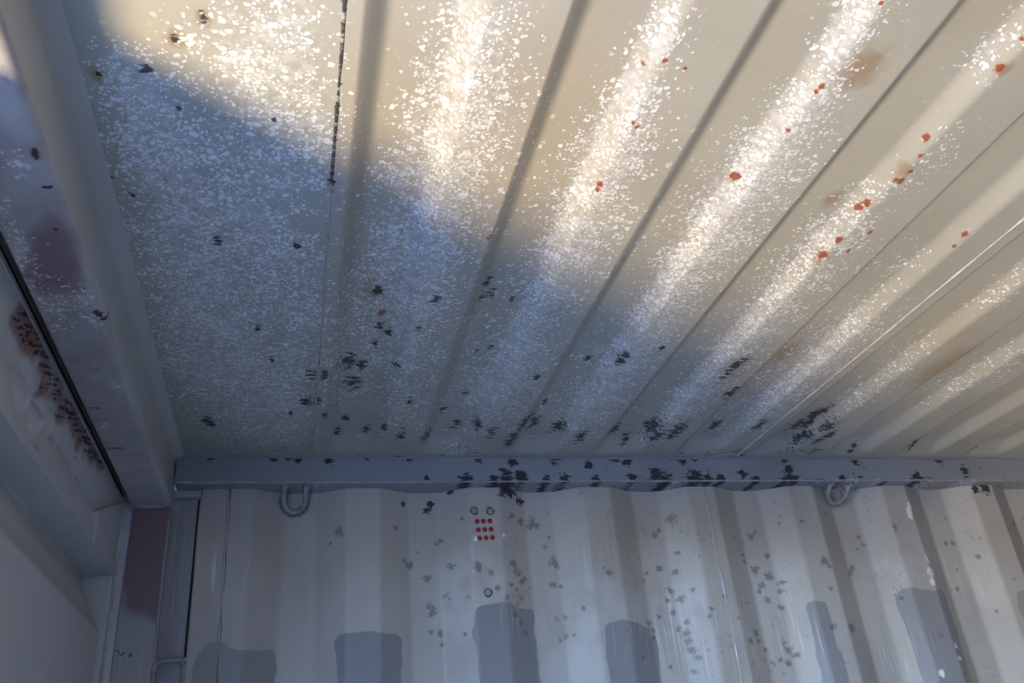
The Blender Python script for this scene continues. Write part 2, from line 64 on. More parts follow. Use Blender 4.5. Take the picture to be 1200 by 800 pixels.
P_PINK = [[-0.333,-0.185,0.0533,0.058,1],[-0.316,-0.256,0.046,0.049,1],[-0.334,-0.131,0.0507,0.0559,1],[-0.333,-0.29,0.0356,0.0378,0.8],[-0.297,-0.325,0.0227,0.0237,0.6],[-0.311,-0.112,0.0307,0.0339,1],[-0.349,-0.221,0.0394,0.0426,1]]

# ------------------------------------------------------------------ node helpers and materials
class NT:
    def __init__(s, name):
        s.m = bpy.data.materials.new(name); s.m.use_nodes = True; s.t = s.m.node_tree; s.t.nodes.clear()
        s.out = s.n('ShaderNodeOutputMaterial'); s.b = s.n('ShaderNodeBsdfPrincipled'); s.l(s.b.outputs[0], s.out.inputs[0])
    def n(s, k, **kw):
        x = s.t.nodes.new(k)
        for a, v in kw.items(): setattr(x, a, v)
        return x
    def l(s, a, b): s.t.links.new(a, b)
    def put(s, sock, v):
        if hasattr(v, 'is_output') or isinstance(v, bpy.types.NodeSocket): s.l(v, sock)
        elif isinstance(v, (tuple, list)) and len(v) == 3 and sock.type == 'RGBA': sock.default_value = (*v, 1)
        else: sock.default_value = v
    def math(s, op, a, b=0.0, c=0.0, clamp=False):
        x = s.n('ShaderNodeMath', operation=op, use_clamp=clamp)
        s.put(x.inputs[0], a); s.put(x.inputs[1], b)
        if len(x.inputs) > 2: s.put(x.inputs[2], c)
        return x.outputs[0]
    def mix(s, f, a, b):
        x = s.n('ShaderNodeMix', data_type='RGBA', clamp_factor=True)
        s.put(x.inputs[0], f); s.put(x.inputs[6], a); s.put(x.inputs[7], b)
        return x.outputs[2]
    def step(s, v, lo, hi):
        x = s.n('ShaderNodeMapRange', interpolation_type='SMOOTHSTEP'); s.put(x.inputs[0], v); x.inputs[1].default_value = lo; x.inputs[2].default_value = hi
        return x.outputs[0]
    def attr(s, name): return s.n('ShaderNodeAttribute', attribute_name=name).outputs['Fac']
    def co(s, scale=(1, 1, 1)):
        if not hasattr(s, '_g'): s._g = s.n('ShaderNodeNewGeometry')
        if scale == (1, 1, 1): return s._g.outputs['Position']
        x = s.n('ShaderNodeVectorMath', operation='MULTIPLY'); s.l(s._g.outputs['Position'], x.inputs[0]); x.inputs[1].default_value = scale
        return x.outputs[0]
    def noise(s, scale, detail=3.0, vec=None, rough=0.55):
        x = s.n('ShaderNodeTexNoise'); x.inputs['Scale'].default_value = scale; x.inputs['Detail'].default_value = detail; x.inputs['Roughness'].default_value = rough
        s.l(vec if vec is not None else s.co(), x.inputs['Vector'])
        return x.outputs[0]
    def voronoi(s, scale, vec):
        x = s.n('ShaderNodeTexVoronoi'); x.inputs['Scale'].default_value = scale; s.l(vec, x.inputs['Vector'])
        return x.outputs['Distance'], x.outputs['Color']
    def warp(s, amount, scale):
        x = s.n('ShaderNodeTexNoise'); x.inputs['Scale'].default_value = scale; x.inputs['Detail'].default_value = 2.0; s.l(s.co(), x.inputs['Vector'])
        a = s.n('ShaderNodeVectorMath', operation='MULTIPLY_ADD'); s.l(x.outputs['Color'], a.inputs[0]); a.inputs[1].default_value = (amount,) * 3; s.l(s.co(), a.inputs[2])
        return a.outputs[0]

def paint(name, base, dark, rough=0.42, streak=None, speckle=True, fine=0.25):
    """Aged container paint: colour drift and grain, with peeling flecks, mould, rust and repainted patches
    whose places come from mesh attributes (0 where a surface has none)."""
    s = NT(name)
    c = s.mix(s.math('MULTIPLY', s.step(s.noise(3.2, 4), .36, .66), .75), base, dark)
    g = s.noise(180, 2, s.co((1, .25, 1)) if streak is None else s.co(streak))
    c = s.mix(s.math('MULTIPLY', s.math('SUBTRACT', g, .5), fine, clamp=True), c, tuple(v * .55 for v in base))
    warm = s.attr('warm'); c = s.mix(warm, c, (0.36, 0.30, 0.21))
    light = s.attr('light'); c = s.mix(s.math('MULTIPLY', light, s.step(s.noise(14, 4), .35, .6)), c, (0.62, 0.61, 0.59))
    wn_ = s.noise(40, 3)
    pat = s.math('ADD', s.attr('patch'), s.math('MULTIPLY', s.math('SUBTRACT', wn_, .5), .25))
    c = s.mix(s.math('MULTIPLY', s.step(pat, .44, .52), s.attr('patch_amount')), c, (0.245, 0.238, 0.235))
    pink = s.attr('pink'); c = s.mix(s.math('MULTIPLY', s.step(s.math('ADD', pink, s.math('MULTIPLY', s.math('SUBTRACT', s.noise(18, 4), .5), .5)), .2, .75), .85), c, (0.20, 0.118, 0.125))
    # vertical scratches and brush runs
    st = s.noise(130, 3, s.co((1, 1, .035)))
    c = s.mix(s.math('MULTIPLY', s.attr('streak'), s.step(st, .54, .68)), c, (0.72, 0.71, 0.68))
    br = s.math('ADD', s.attr('brown'), s.math('MULTIPLY', s.math('SUBTRACT', s.noise(70, 4), .5), .9))
    c = s.mix(s.math('MULTIPLY', s.step(br, .25, .95), .75), c, (0.26, 0.17, 0.09))
    bump_src = None
    rgh = rough
    if speckle:
        dn = s.attr('speck')
        dens = s.math('MULTIPLY', dn, s.math('ADD', .30, s.math('MULTIPLY', s.step(s.noise(26, 4), .36, .64), .75)))
        v1d, v1c = s.voronoi(125, s.warp(.011, 70)); v2d, v2c = s.voronoi(235, s.warp(.006, 110))
        def flecks(d, col, k, thr):
            sep = s.n('ShaderNodeSeparateColor'); s.l(col, sep.inputs[0])
            gate = s.step(s.math('SUBTRACT', s.math('MULTIPLY', dens, k), sep.outputs[0]), -.02, .05)
            size = s.math('MULTIPLY', thr, s.math('ADD', .65, s.math('MULTIPLY', sep.outputs[1], .5)))
            edge = s.step(s.math('SUBTRACT', size, d), -.04, .06)
            tone = s.math('ADD', .62, s.math('MULTIPLY', sep.outputs[2], .38))
            return s.math('MULTIPLY', s.math('MULTIPLY', gate, edge), tone)
        f = s.math('MAXIMUM', flecks(v1d, v1c, .50, .50), flecks(v2d, v2c, .95, .52))
        f = s.math('MAXIMUM', f, s.math('MULTIPLY', s.step(s.math('ADD', s.math('MULTIPLY', dn, .30), s.noise(85, 6, rough=.72)), .66, .88), .32))
        c = s.mix(s.math('MULTIPLY', f, .86), c, (0.78, 0.78, 0.77)); bump_src = f
    ch = s.math('ADD', s.attr('chip'), s.math('MULTIPLY', s.math('SUBTRACT', s.noise(150, 4, rough=.7), .5), 1.6))
    c = s.mix(s.step(ch, .45, .55), c, (0.80, 0.78, 0.74))
    ru = s.math('ADD', s.attr('rust'), s.math('MULTIPLY', s.math('SUBTRACT', s.noise(190, 4, rough=.7), .5), 1.3))
    c = s.mix(s.math('MULTIPLY', s.step(ru, .25, .5), .45), c, (0.42, 0.20, 0.07))
    c = s.mix(s.math('MULTIPLY', s.step(ru, .44, .54), .9), c, (0.22, 0.050, 0.018))
    sm = s.math('ADD', s.attr('smudge'), s.math('MULTIPLY', s.math('SUBTRACT', s.noise(80, 6, rough=.78), .5), 2.1))
    c = s.mix(s.math('MULTIPLY', s.step(sm, .46, .75), .62), c, (0.085, 0.078, 0.072))
    mo = s.math('ADD', s.attr('mold'), s.math('MULTIPLY', s.math('SUBTRACT', s.noise(125, 5, s.co((.42, 1, 1)), .72), .5), 2.1))
    mk = s.step(mo, .50, .64)
    c = s.mix(s.math('MULTIPLY', mk, .93), c, (0.018, 0.018, 0.024))
    s.put(s.b.inputs['Base Color'], c)
    rr = s.math('ADD', rough, s.math('MULTIPLY', s.math('SUBTRACT', s.noise(30, 4), .5), .25)); rr = s.math('ADD', rr, s.math('MULTIPLY', mk, .3))
    s.put(s.b.inputs['Roughness'], rr)
    s.b.inputs['Specular IOR Level'].default_value = 0.5
    h = s.math('ADD', s.math('MULTIPLY', s.noise(60, 4), .6), s.math('MULTIPLY', g, .25))
    if bump_src is not None: h = s.math('ADD', h, s.math('MULTIPLY', bump_src, .9))
    bp = s.n('ShaderNodeBump'); bp.inputs['Strength'].default_value = .22; bp.inputs['Distance'].default_value = .0022; s.l(h, bp.inputs['Height']); s.l(bp.outputs[0], s.b.inputs['Normal'])
    return s.m
def plain(name, col, rough=.5, metal=0.0, emit=None):
    s = NT(name); n_ = s.noise(45, 4)
    s.put(s.b.inputs['Base Color'], s.mix(s.step(n_, .3, .75), col, tuple(v * .62 for v in col)))
    s.b.inputs['Roughness'].default_value = rough; s.b.inputs['Metallic'].default_value = metal
    if emit:
        s.b.inputs['Emission Color'].default_value = (*emit[:3], 1); s.b.inputs['Emission Strength'].default_value = emit[3]
    return s.m

M_ROOF = paint('roof_paint', (0.375, 0.362, 0.302), (0.315, 0.302, 0.25), .38)
M_WALL = paint('wall_paint', (0.465, 0.42, 0.36), (0.35, 0.32, 0.28), .5, streak=(1, 1, .06), speckle=False, fine=.5)
M_RAIL = paint('rail_paint', (0.28, 0.28, 0.285), (0.22, 0.222, 0.23), .62, speckle=False)
M_HEAD = paint('header_paint', (0.46, 0.455, 0.43), (0.40, 0.39, 0.37), .5)
M_POST = paint('post_paint', (0.40, 0.405, 0.41), (0.33, 0.33, 0.335), .5, streak=(1, 1, .05), speckle=False, fine=.6)
M_DOOR = paint('door_paint', (0.55, 0.555, 0.55), (0.49, 0.49, 0.49), .45, speckle=False)
M_GASKET = plain('gasket_rubber', (0.02, 0.021, 0.025), .7)
M_BEAD = plain('weld_bead_paint', (0.60, 0.56, 0.47), .4)
M_RAILBEAD = plain('rail_bead_paint', (0.40, 0.39, 0.38), .45)
M_RING = plain('lashing_ring_paint', (0.30, 0.30, 0.30), .4)
M_RUSTY = plain('rusty_ring_paint', (0.33, 0.31, 0.27), .5)
M_RED = plain('red_vent_plastic', (0.55, 0.003, 0.022), .35, emit=(0.6, 0.0, 0.03, .02))  # faint emission stands in for daylight coming through the plastic
M_RIVET = plain('rivet_head', (0.36, 0.36, 0.34), .45)
M_BLACK = plain('dark_joint_and_gap_shade', (0.022, 0.022, 0.026), .75)
M_FLOOR = plain('plywood_floor', (0.10, 0.08, 0.06), .6)
M_FAR = paint('far_wall_paint', (0.24, 0.23, 0.21), (0.18, 0.17, 0.155), .55, speckle=False)
M_YARD = plain('concrete_yard', (0.34, 0.33, 0.31), .85)

# ------------------------------------------------------------------ mesh helpers
def link(name, me, parent=None, mat=None, smooth=False):
    o = bpy.data.objects.new(name, me); COL.objects.link(o)
    if parent: o.parent = parent
    if mat: me.materials.append(mat)
    if smooth: me.polygons.foreach_set('use_smooth', np.ones(len(me.polygons), bool)); me.update()
    return o
def root(name, label, cat=None, kind=None, loc=(0, 0, 0), group=None):
    o = bpy.data.objects.new(name, None); COL.objects.link(o); o.location = loc; o.empty_display_size = .05
    tag(o, label, cat, kind, group); return o
def tag(o, label, cat=None, kind=None, group=None):
    o['label'] = label
    if cat: o['category'] = cat
    if kind: o['kind'] = kind
    if group: o['group'] = group
    return o
def grid(name, U, V, f, parent=None, mat=None, attrs=None, flip=False, smooth=True, origin=(0, 0, 0)):
    """Sheet over parameters U x V; f maps the two arrays to X, Y, Z."""
    u, v = np.meshgrid(np.asarray(U, float), np.asarray(V, float), indexing='ij')
    X, Y, Z = f(u, v); X, Y, Z = [np.broadcast_to(a, u.shape) for a in (X, Y, Z)]
    co = np.stack([X, Y, Z], -1).reshape(-1, 3)
    nu, nv = u.shape
    i = np.arange(nu * nv).reshape(nu, nv)
    q = np.stack([i[:-1, :-1], i[1:, :-1], i[1:, 1:], i[:-1, 1:]], -1).reshape(-1, 4)
    if flip: q = q[:, ::-1]
    me = bpy.data.meshes.new(name)
    me.vertices.add(len(co)); me.vertices.foreach_set('co', (co - np.array(origin)).astype(np.float32).ravel())
    me.loops.add(q.size); me.loops.foreach_set('vertex_index', q.ravel().astype(np.int32))
    me.polygons.add(len(q)); me.polygons.foreach_set('loop_start', (np.arange(len(q)) * 4).astype(np.int32))
    me.update(calc_edges=True)
    for k, fn in (attrs or {}).items():
        a = me.attributes.new(k, 'FLOAT', 'POINT'); a.data.foreach_set('value', np.clip(fn(X, Y, Z), 0, 1).astype(np.float32).ravel())
    return link(name, me, parent, mat, smooth)
def spot_field(L, amp=False, soft=1.0, k=1.0):
    """hard stains: 1 in the middle, .5 at the measured radius, 0 at twice the radius; amp: soft density blobs that add up."""
    def fn(a, b):
        r = np.zeros(a.shape)
        for s in L:
            d = np.sqrt(((a - s[0]) / (s[2] * k)) ** 2 + ((b - s[1]) / (s[3] * k)) ** 2)
            w = s[4] if len(s) > 4 else 1.0
            if amp: r = 1 - (1 - r) * (1 - w * np.exp(-(d / soft) ** 2 * 1.1))
            else: r = np.maximum(r, w * np.clip(1 - d / 2, 0, 1))
        return r
    return fn
def seg_field(L):
    def fn(a, b):
        r = np.zeros(a.shape)
        for x0, y0, x1, y1, w in L:
            dx, dy = x1 - x0, y1 - y0; t = np.clip(((a - x0) * dx + (b - y0) * dy) / (dx * dx + dy * dy + 1e-12), 0, 1)
            d = np.hypot(a - x0 - t * dx, b - y0 - t * dy); r = np.maximum(r, np.clip(1 - d / (2 * w), 0, 1))
        return r
    return fn
def noise2(a, b, sc, seed):
    """cheap smooth value noise 0..1"""
    rs = np.random.RandomState(seed); T = rs.rand(64, 64)
    x, y = a * sc, b * sc; xi, yi = np.floor(x).astype(int), np.floor(y).astype(int); fx, fy = x - xi, y - yi
    fx = fx * fx * (3 - 2 * fx); fy = fy * fy * (3 - 2 * fy)
    g = lambda i, j: T[i % 64, j % 64]
    return (g(xi, yi) * (1 - fx) + g(xi + 1, yi) * fx) * (1 - fy) + (g(xi, yi + 1) * (1 - fx) + g(xi + 1, yi + 1) * fx) * fy
def ss(x, a, b):
    t = np.clip((x - a) / (b - a), 0, 1); return t * t * (3 - 2 * t)
def bm_obj(name, bm, parent=None, mat=None, smooth=False, origin=(0, 0, 0)):
    for v in bm.verts: v.co -= Vector(origin)
    bmesh.ops.recalc_face_normals(bm, faces=bm.faces)
    me = bpy.data.meshes.new(name); bm.to_mesh(me); bm.free(); return link(name, me, parent, mat, smooth)
def prism(name, prof, y0, y1, parent=None, mat=None, bevel=0.0, axis='Y', origin=(0, 0, 0), smooth=False):
    """closed outline extruded along an axis: 'Y' outline is (x,z), 'X' outline is (y,z), 'Z' outline is (x,y)."""
    bm = bmesh.new(); P3 = {'Y': lambda p, t: (p[0], t, p[1]), 'X': lambda p, t: (t, p[0], p[1]), 'Z': lambda p, t: (p[0], p[1], t)}[axis]
    a = [bm.verts.new(P3(p, y0)) for p in prof]; b = [bm.verts.new(P3(p, y1)) for p in prof]
    n = len(prof); bm.faces.new(a); bm.faces.new(b[::-1])
    for i in range(n): bm.faces.new((a[i], b[i], b[(i + 1) % n], a[(i + 1) % n]))
    bmesh.ops.recalc_face_normals(bm, faces=bm.faces)
    if bevel: bmesh.ops.bevel(bm, geom=list(bm.edges), offset=bevel, segments=2, affect='EDGES', profile=.5)
    return bm_obj(name, bm, parent, mat, smooth, origin)
def box(name, x0, x1, y0, y1, z0, z1, parent=None, mat=None, bevel=0.0, origin=(0, 0, 0)):
    return prism(name, [(x0, z0), (x1, z0), (x1, z1), (x0, z1)], y0, y1, parent, mat, bevel, 'Y', origin)
def tube(name, pts, rad, parent=None, mat=None, seg=12, origin=(0, 0, 0), jitter=0.0, flat=None):
    bm = bmesh.new(); pts = [Vector(p) for p in pts]; rings = []; up = None; rs = random.Random(len(pts) * 7 + 1)
    for i, p in enumerate(pts):
        t = (pts[min(i + 1, len(pts) - 1)] - pts[max(i - 1, 0)]).normalized()
        if up is None: up = Vector((0, 0, 1)) if abs(t.z) < .9 else Vector((0, 1, 0))
        s_ = t.cross(up).normalized(); up = s_.cross(t).normalized()
        r = rad * (1 + rs.uniform(-jitter, jitter))
        rings.append([bm.verts.new(p + (s_ * math.cos(2 * math.pi * k / seg) + up * math.sin(2 * math.pi * k / seg)) * r) for k in range(seg)])
    for a, b in zip(rings, rings[1:]):
        for k in range(seg): bm.faces.new((a[k], a[(k + 1) % seg], b[(k + 1) % seg], b[k]))
    bm.faces.new(rings[0]); bm.faces.new(rings[-1][::-1])
    return bm_obj(name, bm, parent, mat, True, origin)

# ------------------------------------------------------------------ ceiling
LX, WY = 5.60, -2.35                   # far end and opposite wall
PITCH, X1, DEP = .209, .0182, .021
SL = .024
def corr(x):
    """height of the die-stamped roof corrugation above its lower flats, rounded bends"""
    u = np.mod(x - X1, PITCH)
    h = lambda v: np.clip(v / SL, 0, 1) - np.clip((v - .098) / SL, 0, 1)
    return sum(h(u + d) for d in (-.005, -.0025, 0, .0025, .005)) / 5 * DEP
def roofz(x, y):
    end = ss(-y, .055, .14) * ss(y, WY + .05, WY + .14)
    z = np.where(x > .004, corr(x), 0) * end
    z = z + .003 * (noise2(x, y, 2.2, 5) - .5) * end
    return ZR + z
ceiling = root('ceiling', 'corrugated cream steel container roof with peeling white flecks and black mould', None, 'structure')
f_sp = spot_field(C_SPECK, True); f_mo = spot_field(C_MOLD, k=.95); f_ru = spot_field(C_RUST, k=.8); f_br = spot_field(C_BROWN, True)
def a_speck(X, Y, Z):
    d = f_sp(X, Y)
    u = np.mod(X - X1, PITCH); wide = np.exp(-((u - .12) / .045) ** 2) * np.where(X > .02, 1, 0)
    return d * np.where(X > .1, .55 + .6 * wide, 1.0)
def a_mold(X, Y, Z):
    m_ = f_mo(X, Y) * .82
    band = np.exp(-((Y + .10) / .085) ** 2) * ss(X, -.28, .05)
    clump = noise2(X, Y * 1.5, 9, 11) * .6 + noise2(X, Y * 1.8, 24, 12) * .4
    edge = np.exp(-((Y + .038) / .012) ** 2) * (noise2(X, Y * 0, 14, 3))
    m_ = np.maximum(m_, np.clip(band * (clump - .36) * 1.5, 0, .47)); m_ = np.maximum(m_, edge * .42)
    seam = np.exp(-((X + .003) / .006) ** 2) * np.where(Y < -.98, .35 * noise2(X * 0, Y, 13, 8) + .34, .05 + .22 * noise2(X * 0, Y, 16, 9))
    return np.maximum(m_, seam)
def a_brown(X, Y, Z):
    return np.maximum(f_br(X, Y), .5 * np.exp(-((Y + .045) / .02) ** 2) * (noise2(X, Y, 6, 21) > .55))
def a_rust(X, Y, Z): return f_ru(X, Y)
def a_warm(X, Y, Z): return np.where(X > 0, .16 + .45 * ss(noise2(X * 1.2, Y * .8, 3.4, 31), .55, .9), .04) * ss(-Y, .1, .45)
CE = dict(speck=a_speck, mold=a_mold, rust=a_rust, brown=a_brown, warm=a_warm)
ys = np.concatenate([np.linspace(WY, -1.55, 12)[:-1], np.arange(-1.55, .0201, .0028)])
yc = np.linspace(WY, .02, 40)
fz = lambda u, v: (u, v, roofz(u, v))
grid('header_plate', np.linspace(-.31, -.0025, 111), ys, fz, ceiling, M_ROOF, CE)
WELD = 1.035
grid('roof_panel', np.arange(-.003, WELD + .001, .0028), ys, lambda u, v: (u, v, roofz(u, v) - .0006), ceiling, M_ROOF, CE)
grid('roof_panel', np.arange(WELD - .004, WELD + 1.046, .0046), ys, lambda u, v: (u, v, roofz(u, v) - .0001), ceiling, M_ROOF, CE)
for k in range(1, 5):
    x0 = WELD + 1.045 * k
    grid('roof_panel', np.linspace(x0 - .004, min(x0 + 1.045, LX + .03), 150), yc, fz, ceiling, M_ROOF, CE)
def bead(name, x, r, y0, y1, mat, dz):
    yy = np.linspace(y0, y1, 90)
    return tube(name, [(x + .0012 * (noise2(np.array([0.]), np.array([t]), 9, 2)[0] - .5), t, roofz(np.array([x]), np.array([t]))[0] + dz) for t in yy], r, ceiling, mat, 6, jitter=.3)
bead('weld_bead', WELD, .0018, -2.3, -.04, M_BEAD, -.0008)
b_ = bead('weld_bead', -.003, .0024, -2.3, -.04, M_ROOF, .0004)
a = b_.data.attributes.new('mold', 'FLOAT', 'POINT'); cy = np.array([v.co.y for v in b_.data.vertices]); a.data.foreach_set('value', np.where(cy < -.98, .62 + .2 * noise2(cy * 0, cy, 11, 8), .15 + .3 * noise2(cy * 0, cy, 16, 9)).astype(np.float32))

# ------------------------------------------------------------------ photographed side wall
WP, WX0 = .278, .428
def wdep(x):
    t = np.mod(x - WX0, WP)
    h = lambda v: np.clip(v / .068, 0, 1) - np.clip((v - .138) / .068, 0, 1)
    d = sum(h(t + e) for e in (-.004, 0, .004)) / 3 * .036
    return np.where(x < -.132, 0, d)
wall = root('wall_front', 'grey corrugated steel side wall with dark repainted patches and mould spots', None, 'structure')
f1, f2, f3, f4, f5, f6 = spot_field(W_MOLD, k=.8), spot_field(W_DARK, k=.8), spot_field(W_CHIP), spot_field(W_WARM, True), spot_field(W_STREAK, True), spot_field(W_LIGHT, True)
def patches(soft):
    def fn(X, Y, Z):
        z = Z - ZR; r = np.zeros(X.shape)
        for x0, x1, z1, z0, s_ in W_PATCH:
            e = .012
            dx, dz, rc = np.minimum(X - x0, x1 - X), np.minimum(z1 - z, z - z0), .018
            d = np.where((dx < rc) & (dz < rc), rc - np.hypot(rc - dx, rc - dz), np.minimum(dx, dz)) + .007 * (noise2(X, Z, 45, 7) - .5) + .014 * (noise2(X, Z, 17, 9) - .5)
            r = np.maximum(r, np.clip(.5 + d / (2 * e), 0, 1) if soft else s_ * (d > -.03))
        return r
    return fn
def w_smudge(X, Y, Z):
    z = Z - ZR
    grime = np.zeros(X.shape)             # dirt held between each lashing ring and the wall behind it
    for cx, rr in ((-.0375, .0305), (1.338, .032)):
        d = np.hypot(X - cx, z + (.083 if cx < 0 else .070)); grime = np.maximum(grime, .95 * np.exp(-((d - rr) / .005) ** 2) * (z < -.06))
    n_ = noise2(X, Z, 20, 41) * .6 + noise2(X, Z, 44, 42) * .4
    return np.maximum(np.maximum(f1(X, z) * .95, grime), np.clip((n_ - .47) * 1.6, 0, .40) * ss(X, .1, .5))
WA = dict(smudge=w_smudge, mold=lambda X, Y, Z: f2(X, Z - ZR), chip=lambda X, Y, Z: f3(X, Z - ZR), warm=lambda X, Y, Z: f4(X, Z - ZR) * .55,
          streak=lambda X, Y, Z: f5(X, Z - ZR) * .8, light=lambda X, Y, Z: f6(X, Z - ZR) * .5, patch=patches(True), patch_amount=patches(False))
zs = np.concatenate([np.linspace(0, ZR - .72, 8)[:-1], np.arange(ZR - .72, ZR - .02, .003)])
fw = lambda u, v: (u, wdep(u), v)
grid('wall_panel', np.linspace(-.232, -.1755, 15), zs, lambda u, v: (u, .0012 + 0 * u, v), wall, M_WALL, WA)
grid('wall_panel', np.arange(-.178, .9581, .003), zs, fw, wall, M_WALL, WA)
grid('wall_panel', np.arange(.956, 2.071, .0033), zs, lambda u, v: (u, wdep(u) + .0006, v), wall, M_WALL, WA)
zc = np.linspace(0, ZR - .02, 30)
for k in range(1, 4):
    x0 = .958 + 1.112 * k
    grid('wall_panel', np.linspace(x0 - .002, min(x0 + 1.112, LX + .03), 140), zc, fw, wall, M_WALL, WA)
for x in (-.177, .957):
    tube('weld_bead', [(x + .0015 * math.sin(t * 40), .0005, t) for t in np.linspace(.02, ZR - .055, 60)], .0022, wall, M_WALL, 6, jitter=.45)
tube('seam_line', [(-.1742 + .0012 * math.sin(t * 53 + 1), .0004, t) for t in np.linspace(.02, ZR - .06, 70)], .0011, wall, M_BLACK, 5, jitter=.7)

# opposite wall, far end, floor: out of frame, they return the daylight
wall_b = grid('wall_back', np.linspace(-.33, LX, 240), np.linspace(0, ZR + .02, 3), lambda u, v: (u, WY - wdep(u), v), None, M_FAR, flip=True)
tag(wall_b, 'opposite corrugated steel side wall of the container', None, 'structure')
wall_r = grid('wall_right', np.linspace(WY - .04, .04, 120), np.linspace(0, ZR + .02, 3), lambda u, v: (LX + .036 - wdep(u + 2), u, v), None, M_FAR, flip=True)
tag(wall_r, 'corrugated steel end wall deep inside the container', None, 'structure')
floor = box('floor', -.40, LX + .04, WY - .04, .04, -.028, 0, None, M_FLOOR); tag(floor, 'brown plywood container floor', None, 'structure')
yardg = box('yard_ground', -14, 10, -12, 8, -.30, -.15, None, M_YARD); tag(yardg, 'pale concrete yard outside the open door', None, 'structure')

# ------------------------------------------------------------------ top side rail (box tube along the roof edge)
f7, f8 = spot_field(R_MOLD), spot_field(R_RUST, True)
def rail_prof():
    p = []; r = .0045
    y0, y1, z0, z1 = -.0351, .046, -.0612, .006
    p.append((y0, z1)); 
    p += [(y0, z) for z in np.arange(-.002, z0 + r, -.003)]
    p += [(y0 + r - r * math.cos(a), z0 + r - r * math.sin(a)) for a in np.linspace(0, math.pi / 2, 5)]
    p += [(y, z0) for y in np.arange(y0 + .012, y1, .012)] + [(y1, z0), (y1, z1)]
    return np.array(p)
rp = rail_prof()
rail = root('trim_1', 'long grey top side rail under the roof edge, spotted with black mould', None, 'structure')
def rail_xyz(u, v):
    i = v.astype(int); return u, rp[i, 0], ZR + rp[i, 1]
def r_mold(X, Y, Z):
    z = Z - ZR
    low = np.exp(-((z + .058) / .006) ** 2) * np.clip(noise2(X, Z * 0, 11, 51) * .75 - .06, 0, .5) * ss(X, .25, .5)
    n_ = noise2(X, Z * 2, 22, 52) * .6 + noise2(X, Z * 2, 50, 53) * .4
    return np.maximum(np.maximum(f7(X, z), low), np.clip((n_ - .5) * 1.2, 0, .36) * ss(X, .1, .5))
RA = dict(mold=r_mold, brown=lambda X, Y, Z: f8(X, Z - ZR), chip=lambda X, Y, Z: .42 * (np.abs(Z - ZR + .0575) < .004) * noise2(X, Z * 0, 30, 61))
grid('rail_tube', np.concatenate([np.arange(-.286, 2.05, .003), np.linspace(2.06, LX, 20)]), np.arange(len(rp)), rail_xyz, rail, M_RAIL, RA)
box('rail_end_cap', -.2875, -.2858, -.0351, .03, ZR - .0612, ZR + .004, rail, M_RAIL)
tube('weld_bead', [(x, -.0352, ZR - .0012) for x in np.linspace(-.286, 4, 260)], .0022, rail, M_RAIL, 6, jitter=.35)
tube('weld_bead', [(x, -.0345, ZR - .0585) for x in np.linspace(-.286, 4, 260)], .0020, rail, M_RAILBEAD, 6, jitter=.35)
rail2 = box('trim_2', -.286, LX, WY - .03, WY + .035, ZR - .061, ZR + .006, None, M_RAIL, .003); tag(rail2, 'top side rail along the opposite wall', None, 'structure')

# ------------------------------------------------------------------ door header beam across the door end
XH = -.2922
def header_prof():
    p = [(XH + .022, .0004)]
    p += [(XH + .022 - .022 * math.sin(a), -.022 + .022 * math.cos(a)) for a in np.linspace(.1, math.pi / 2, 8)]
    p += [(XH, z) for z in np.arange(-.026, -.086, -.006)]
    p += [(XH - .012 + .012 * math.cos(a), -.088 - .012 * math.sin(a)) for a in np.linspace(0, math.pi / 2, 7)]
    p += [(x, -.1) for x in np.arange(XH - .016, -.3695, -.004)] + [(-.3705, -.1), (-.372, -.098), (-.3725, -.03), (-.44, -.03)]
    return np.array(p)
hp = header_prof()
hd = root('trim_3', 'deep steel door header beam with purple stained underside', None, 'structure')
g1, g2, g3, g4 = spot_field(S_PINK, True), spot_field(S_SPECK, True), seg_field(S_SEG), spot_field(S_BROWN, True)
sof = lambda Z: (Z - ZR < -.088)
def h_xyz(u, v):
    i = v.astype(int); return hp[i, 0], u, ZR + hp[i, 1]
HA = dict(pink=lambda X, Y, Z: np.maximum(g1(X, Y), .40 + .35 * ss(noise2(X * 2, Y, 3, 71), .2, .8)) * ss(ZR - Z, .082, .096) * ss(-Y, .05, .35),
          speck=lambda X, Y, Z: g2(X, Y) * sof(Z), mold=lambda X, Y, Z: g3(X, Y) * sof(Z), brown=lambda X, Y, Z: g4(X, Y) * sof(Z),
          light=lambda X, Y, Z: g2(X, Y) * .7 * sof(Z))
yh = np.concatenate([np.linspace(WY, -1.5, 12)[:-1], np.arange(-1.5, .0301, .004)])
grid('header_beam', yh, np.arange(len(hp)), h_xyz, hd, M_HEAD, HA)
box('header_back', -.47, -.40, WY - .03, .06, ZR - .075, ZR + .03, hd, M_HEAD)
tube('weld_bead', [(XH - .004 - .005 * t, -.030 - .002 * math.sin(t * 9), ZR - .004 - .052 * t) for t in np.linspace(0, 1, 12)], .0038, hd, M_BEAD, 8, jitter=.3)
tube('weld_bead', [(XH - .014 - t, -.003, ZR - .101) for t in np.linspace(0, .055, 12)], .0025, hd, M_HEAD, 6, jitter=.3)

